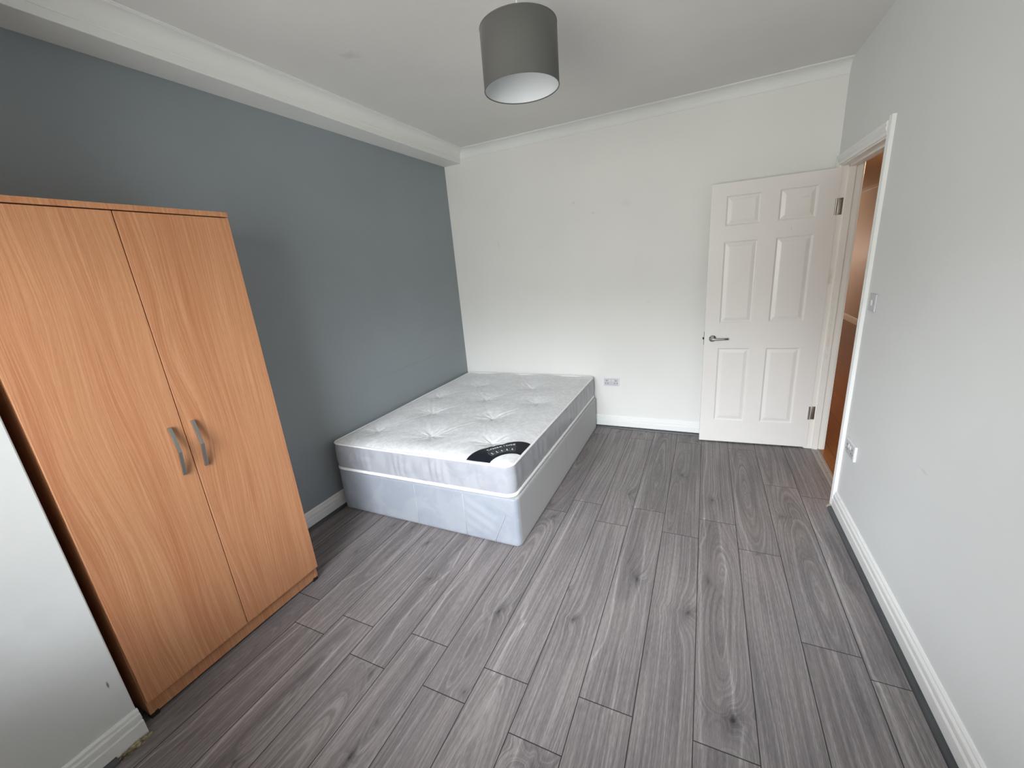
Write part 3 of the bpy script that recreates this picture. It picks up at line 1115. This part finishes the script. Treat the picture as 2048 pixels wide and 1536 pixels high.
def top_h(X, Y):
    """height of the tufted top above MZ0"""
    X = np.asarray(X, float); Y = np.asarray(Y, float)
    ex = np.minimum(X - MX0, MX1 - X)
    ey = np.minimum(Y - MY0, MY1 - Y)
    ed = np.clip(np.minimum(ex, ey), 0, None)
    # smooth minimum so that the pillow has no ridge
    e2 = np.clip(ex, 0, 1) * np.clip(ey, 0, 1) / (np.clip(ex, 0, 1) + np.clip(ey, 0, 1) + 1e-6)
    z = .194 + .032 * (1 - np.exp(-e2 / .055))
    for (tx, ty), ph in zip(TUFTS, TPH):
        dx, dy = X - tx, Y - ty
        r = np.sqrt(dx * dx + dy * dy) + 1e-6
        a = np.arctan2(dy, dx)
        z -= .015 * np.exp(-(r / .048) ** 1.05) + .015 * np.exp(-(r / .12) ** 2)
        star = np.cos(a * 5 + ph + r * 9) * .40 + np.cos(a * 9 + ph * 2.1 - r * 14) * .45 + .45 * np.cos(a * 14 - ph + r * 20)
        z += .0050 * star * np.exp(-(r / .075) ** 1.3) * np.clip(r / .016, 0, 1)
    # long pulls between neighbouring tufts
    for i in range(len(TUFTS)):
        for j in range(i + 1, len(TUFTS)):
            p, q = TUFTS[i], TUFTS[j]
            d = np.hypot(*(q - p))
            if .40 < d < .50 and abs(p[1] - q[1]) > .2:
                ux, uy = (q - p) / d
                t = (X - p[0]) * ux + (Y - p[1]) * uy
                s = -(X - p[0]) * uy + (Y - p[1]) * ux
                fall = np.clip(np.sin(np.clip(t / d, 0, 1) * PI), 0, 1) ** .35 * ((t > 0) & (t < d))
                end = np.exp(-np.minimum(np.abs(t), np.abs(d - t)) / .13)
                sw = s + .030 * np.sin(np.clip(t / d, 0, 1) * PI) * (1 if (i + j) % 2 else -1) + .006 * np.sin(t / d * 9 + i)
                amp = r5.uniform(.25, 1.0)
                z -= amp * fall * (.0010 + .0034 * end) * np.exp(-(sw / .013) ** 2)
                z += amp * fall * (.0008 + .0022 * end) * np.exp(-((np.abs(sw) - .020) / .011) ** 2)
    z += .0010 * np.sin(X * 31 + 2 * np.sin(Y * 13)) * np.sin(Y * 27 + 2 * np.sin(X * 11))
    return z + tilt(X, Y)


def map_corner(x, y, rad=.055):
    """squeeze a rectangle onto a rounded rectangle"""
    hx, hy = (MX1 - MX0) / 2, (MY1 - MY0) / 2
    cx, cy = (MX1 + MX0) / 2, (MY1 + MY0) / 2
    px, py = x - cx, y - cy
    ax, ay = np.abs(px) - (hx - rad), np.abs(py) - (hy - rad)
    k = (ax > 0) & (ay > 0)
    ln = np.sqrt(ax ** 2 + ay ** 2) + 1e-9
    f = np.where(k, np.maximum(ax, ay) / ln, 1)
    nx = np.where(k, np.sign(px) * ((hx - rad) + ax * f), px)
    ny = np.where(k, np.sign(py) * ((hy - rad) + ay * f), py)
    return nx + cx, ny + cy


def make_top():
    nx, ny = 230, 306
    X, Y = np.meshgrid(np.linspace(MX0, MX1, nx + 1), np.linspace(MY0, MY1, ny + 1), indexing='ij')
    PX, PY = map_corner(X, Y)
    Z = top_h(X, Y)
    vs = np.stack([PX.ravel() - .70, PY.ravel() + .95, Z.ravel()], 1)
    idx = np.arange((nx + 1) * (ny + 1)).reshape(nx + 1, ny + 1)
    fs = np.stack([idx[:-1, :-1].ravel(), idx[1:, :-1].ravel(), idx[1:, 1:].ravel(), idx[:-1, 1:].ravel()], 1)
    return from_data('tufted_top', vs.tolist(), fs.tolist(), M_tick, MT_, True)


make_top()


def outline(step=.008):
    lp = densify(rr_loop(MX0, MX1, MY0, MY1, .055, 10), step)
    return lp


OL = outline()
nO = len(OL)
OLn = []
for i in range(nO):
    t = Vector(OL[(i + 1) % nO]) - Vector(OL[i - 1])
    OLn.append(Vector((t.y, -t.x)).normalized())
# border
zs = np.linspace(0.012, .190, 22)
vs, fs = [], []
for z in zs:
    t = (z - zs[0]) / (zs[-1] - zs[0])
    for i, (px, py) in enumerate(OL):
        b = .011 * math.sin(PI * t) ** .7
        s = i * .008
        nrm = OLn[i]
        wr = 0
        if nrm.y < -.5:      # gathers in the satin at the foot end
            wr = .0044 * math.sin(px * 92 + 3 * math.sin(px * 21)) * math.exp(-((px - .78) / .42) ** 2) + .0022 * math.sin(px * 41 + z * 18)
        elif nrm.x > .5:
            wr = .0018 * math.sin(py * 60 + 2 * math.sin(py * 17)) + .0012 * math.sin(py * 23 + z * 15)
        wr *= math.sin(PI * min(1, t * 1.0)) ** .6
        q = Vector((px, py)) + nrm * (b + wr - .001)
        vs.append((q.x - .70, q.y + .95, z + tilt(px, py)))
for k in range(len(zs) - 1):
    for i in range(nO):
        j = (i + 1) % nO
        fs.append((k * nO + i, k * nO + j, (k + 1) * nO + j, (k + 1) * nO + i))
fs.append(tuple(range(nO))[::-1])
bo = from_data('border', vs, fs, M_satin_f, MT_, True)
bo['label'] = 'satin mattress border'


def tape(zc, out, hw, ht, wav=.0):
    vs, fs = [], []
    K = 8
    for i, (px, py) in enumerate(OL):
        n = OLn[i]
        wv = wav * math.sin(px * 7 + py * 6)
        for k in range(K):
            a = 2 * PI * k / K
            q = Vector((px, py)) + n * (out + hw * math.cos(a))
            vs.append((q.x - .70, q.y + .95, zc + ht * math.sin(a) + wv + tilt(px, py)))
    for i in range(nO):
        j = (i + 1) % nO
        for k in range(K):
            l = (k + 1) % K
            fs.append((i * K + k, j * K + k, j * K + l, i * K + l))
    return from_data('edge_tape', vs, fs, M_tape, MT_, True)


tape(.193, .000, .0065, .0062, .0008)
tape(.0125, .003, .0075, .0115, .0)

# black arched label across the near right corner
LC = (MX1 + .022, MY0 - .012)        # centre of the arcs
R0, R1 = .158, .310


def drape(x, y, off):
    return (x - .70, y + .95, float(top_h(x, y)) + off)


def lp_(r, a):
    """polar about the label centre; a measured from -x axis (pointing along the foot end) towards +y"""
    return LC[0] - r * math.cos(a), LC[1] + r * math.sin(a)


def inside_a(r):
    a0 = math.asin(min(1, (MY0 + .007 - LC[1]) / r))
    a1 = math.acos(min(1, (LC[0] - MX1 + .007) / r))
    return a0, a1


vs, fs = [], []
nr, na = 20, 60
for i in range(nr + 1):
    r = R0 + (R1 - R0) * i / nr
    a0, a1 = inside_a(r)
    for j in range(na + 1):
        a = a0 + (a1 - a0) * j / na
        vs.append(drape(*lp_(r, a), .0016))
for i in range(nr):
    for j in range(na):
        a = i * (na + 1) + j
        fs.append((a, a + 1, a + na + 2, a + na + 1))
lab = from_data('corner_label', vs, fs, M_label, MT_, True)
lab['label'] = 'black arched label with white lettering'
sm = lab.modifiers.new('cloth', 'SOLIDIFY')
sm.thickness = .0012
sm.offset = 0


def letter_mesh(ch, size):
    cu_ = bpy.data.curves.new('t', 'FONT')
    cu_.body = ch
    cu_.size = size
    cu_.align_x = 'CENTER'
    cu_.resolution_u = 3
    cu_.offset = .0009
    ob = bpy.data.objects.new('t', cu_)
    COL.objects.link(ob)
    dg = bpy.context.evaluated_depsgraph_get()
    me = bpy.data.meshes.new_from_object(ob.evaluated_get(dg))
    vs = [tuple(v.co) for v in me.vertices]
    fs = [tuple(p.vertices) for p in me.polygons]
    bpy.data.objects.remove(ob)
    bpy.data.meshes.remove(me)
    bpy.data.curves.remove(cu_)
    return vs, fs


vs, fs = [], []
word = 'CAMBRIDGE'
rB = .259
for i, ch in enumerate(word):
    a = .55 + i * .076
    lv, lf = letter_mesh(ch, .0275)
    b0 = len(vs)
    for (lx, ly, _) in lv:
        r = rB + ly
        # text advances along increasing a, upright pointing outwards
        aa = a + lx / rB
        vs.append(drape(*lp_(r, aa), .0032))
    fs += [tuple(k + b0 for k in f) for f in lf]
from_data('lettering', vs, fs, M_print, lab)

# thin rule and five small pictograms under the word
vs, fs = [], []


def arc_strip(ra, rb, a0, a1, n=30):
    b0 = len(vs)
    for j in range(n + 1):
        a = a0 + (a1 - a0) * j / n
        vs.append(drape(*lp_(ra, a), .0032)); vs.append(drape(*lp_(rb, a), .0032))
    for j in range(n):
        fs.append((b0 + 2 * j, b0 + 2 * j + 2, b0 + 2 * j + 3, b0 + 2 * j + 1))


arc_strip(.2415, .2435, .46, 1.22)
for k in range(6):
    a = .43 + k * .150
    arc_strip(.186, .226, a, a + .008, 2)
for k in range(2):
    arc_strip(.184 + k * .042, .1855 + k * .042, .43, 1.188, 24)
from_data('label_rules', vs, fs, M_print_d, lab)
vs, fs = [], []
for k in range(5):
    a = .43 + .079 + k * .150
    arc_strip(.208, .218, a - .026, a + .022, 4)
    arc_strip(.196, .201, a - .040, a + .036, 4)
    arc_strip(.201, .208, a - .006, a + .006, 2)
from_data('label_symbols', vs, fs, M_print, lab)

# ------------------------------------------------------------------ pendant lamp
PL_X, PL_Y = 1.602, -1.900
ZB_, ZT_, RB_, RT_ = 2.226, 2.431, .148, .148
pl = empty('pendant_lamp', (PL_X, PL_Y, H))
tag(pl, 'dark grey fabric drum pendant lampshade hanging from the ceiling', 'ceiling lamp')
zo = -H
MB().lathe([(RB_, ZB_ + zo), (RB_ + .0012, ZB_ + .001 + zo), (RT_ + .0012, ZT_ - .001 + zo), (RT_, ZT_ + zo)], seg=96).build('lamp_shade', M_shade, pl, smooth=True)
li = MB().lathe([(RB_ - .0006, ZB_ + .0006 + zo), (RT_ - .0006, ZT_ - .0006 + zo)], seg=96).build('shade_lining', M_shade_in, pl, smooth=True)
li['label'] = 'white inner lining'
for rr_, zz in ((RB_, ZB_), (RT_, ZT_)):
    m = MB()
    prof = [(rr_ + .0022 * math.cos(a), zz + zo + .0022 * math.sin(a)) for a in [k * PI / 4 for k in range(8)]]
    m.lathe(prof, seg=96, closed=True).build('shade_ring', M_shade, pl, smooth=True)
m = MB()
for k in range(3):
    a = k * 2 * PI / 3 + .4
    m.tube([(.018 * math.cos(a), .018 * math.sin(a), ZT_ - .03 + zo), (.08 * math.cos(a), .08 * math.sin(a), ZT_ - .028 + zo), (RT_ * math.cos(a), RT_ * math.sin(a), ZT_ - .002 + zo)], .0016, 8)
m.build('shade_spider', M_plastic, pl, smooth=True)
MB().lathe([(0, ZT_ + .012 + zo), (.010, ZT_ + .012 + zo), (.019, ZT_ - .01 + zo), (.020, ZT_ - .05 + zo), (0, ZT_ - .05 + zo)], seg=24).build('lamp_holder', M_plastic, pl, smooth=True)
MB().lathe([(.012, ZT_ - .05 + zo), (.013, ZT_ - .06 + zo), (.020, ZT_ - .075 + zo), (.024, ZT_ - .09 + zo), (.020, ZT_ - .107 + zo), (.010, ZT_ - .115 + zo), (0, ZT_ - .117 + zo)], seg=24).build('bulb', M_bulb, pl, smooth=True)
MB().tube([(0, 0, -.02), (.001, 0, -.08), (0, 0, ZT_ + .01 + zo)], .003, 10).build('cord', M_plastic, pl, smooth=True)
MB().lathe([(0, -.024), (.012, -.022), (.030, -.016), (.038, -.008), (.040, 0), (0, 0)], seg=32).build('ceiling_rose', M_plastic, pl, smooth=True)


# ------------------------------------------------------------------ sockets and switch (built facing +Y local = out of the wall)
def socket(name, loc, rz, label, depth=.010):
    t = empty(name, loc, rz)
    tag(t, label, 'power socket')
    MB().box(-.0735, .0735, 0, depth, -.043, .043, .003, 3).build('face_plate', M_plastic, t)
    MB().box(-.064, .064, depth, depth + .0012, -.034, .034, .0008).build('raised_panel', M_plastic2, t)
    d = depth + .0012
    for sx in (-1, 1):
        c = sx * .042
        m = MB()
        m.box(c - .003, c + .003, d - .001, d + .0003, .0085, .0175)
        for q in (-.011, .011):
            m.box(c + q - .0045, c + q + .0045, d - .001, d + .0003, -.0145, -.0095)
        m.build('pin_holes', M_dark, t)
        s = MB().box(sx * .014 - .0065, sx * .014 + .0065, d - .001, d + .0028, .006, .026, .001).build('rocker_switch', M_plastic, t)
        MB().box(sx * .014 - .0035, sx * .014 + .0035, d + .0022, d + .0031, .020, .0228).build('indicator', M_red, s)
    for sx in (-1, 1):
        MB().lathe([(0, d + .0004), (.0026, d + .0003), (.003, d - .0005)], (sx * .0305 * 2 * .5, 0, -.026), 'Y', 12).build('screw', M_hinge, t)
    return t


socket('power_socket', (1.549, 0, .449), PI, 'white double socket low on the back wall, between the bed and the open door', .009)
socket('power_socket', (W, -1.082, .450), PI / 2, 'white double socket low on the right wall, beside the door frame', .013)
sw = empty('light_switch', (W, -1.037, 1.233), PI / 2)
tag(sw, 'white single light switch on the right wall beside the doorway', 'light switch')
MB().box(-.043, .043, 0, .008, -.043, .043, .003, 3).build('face_plate', M_plastic2, sw)
MB().box(-.0095, .0095, .0078, .0112, -.014, .014, .0015).build('rocker', M_plastic, sw)
for sx in (-1, 1):
    MB().lathe([(0, .0088), (.0028, .0086), (.0032, .0078)], (sx * .030, 0, 0), 'Y', 12).build('screw', M_hinge, sw)
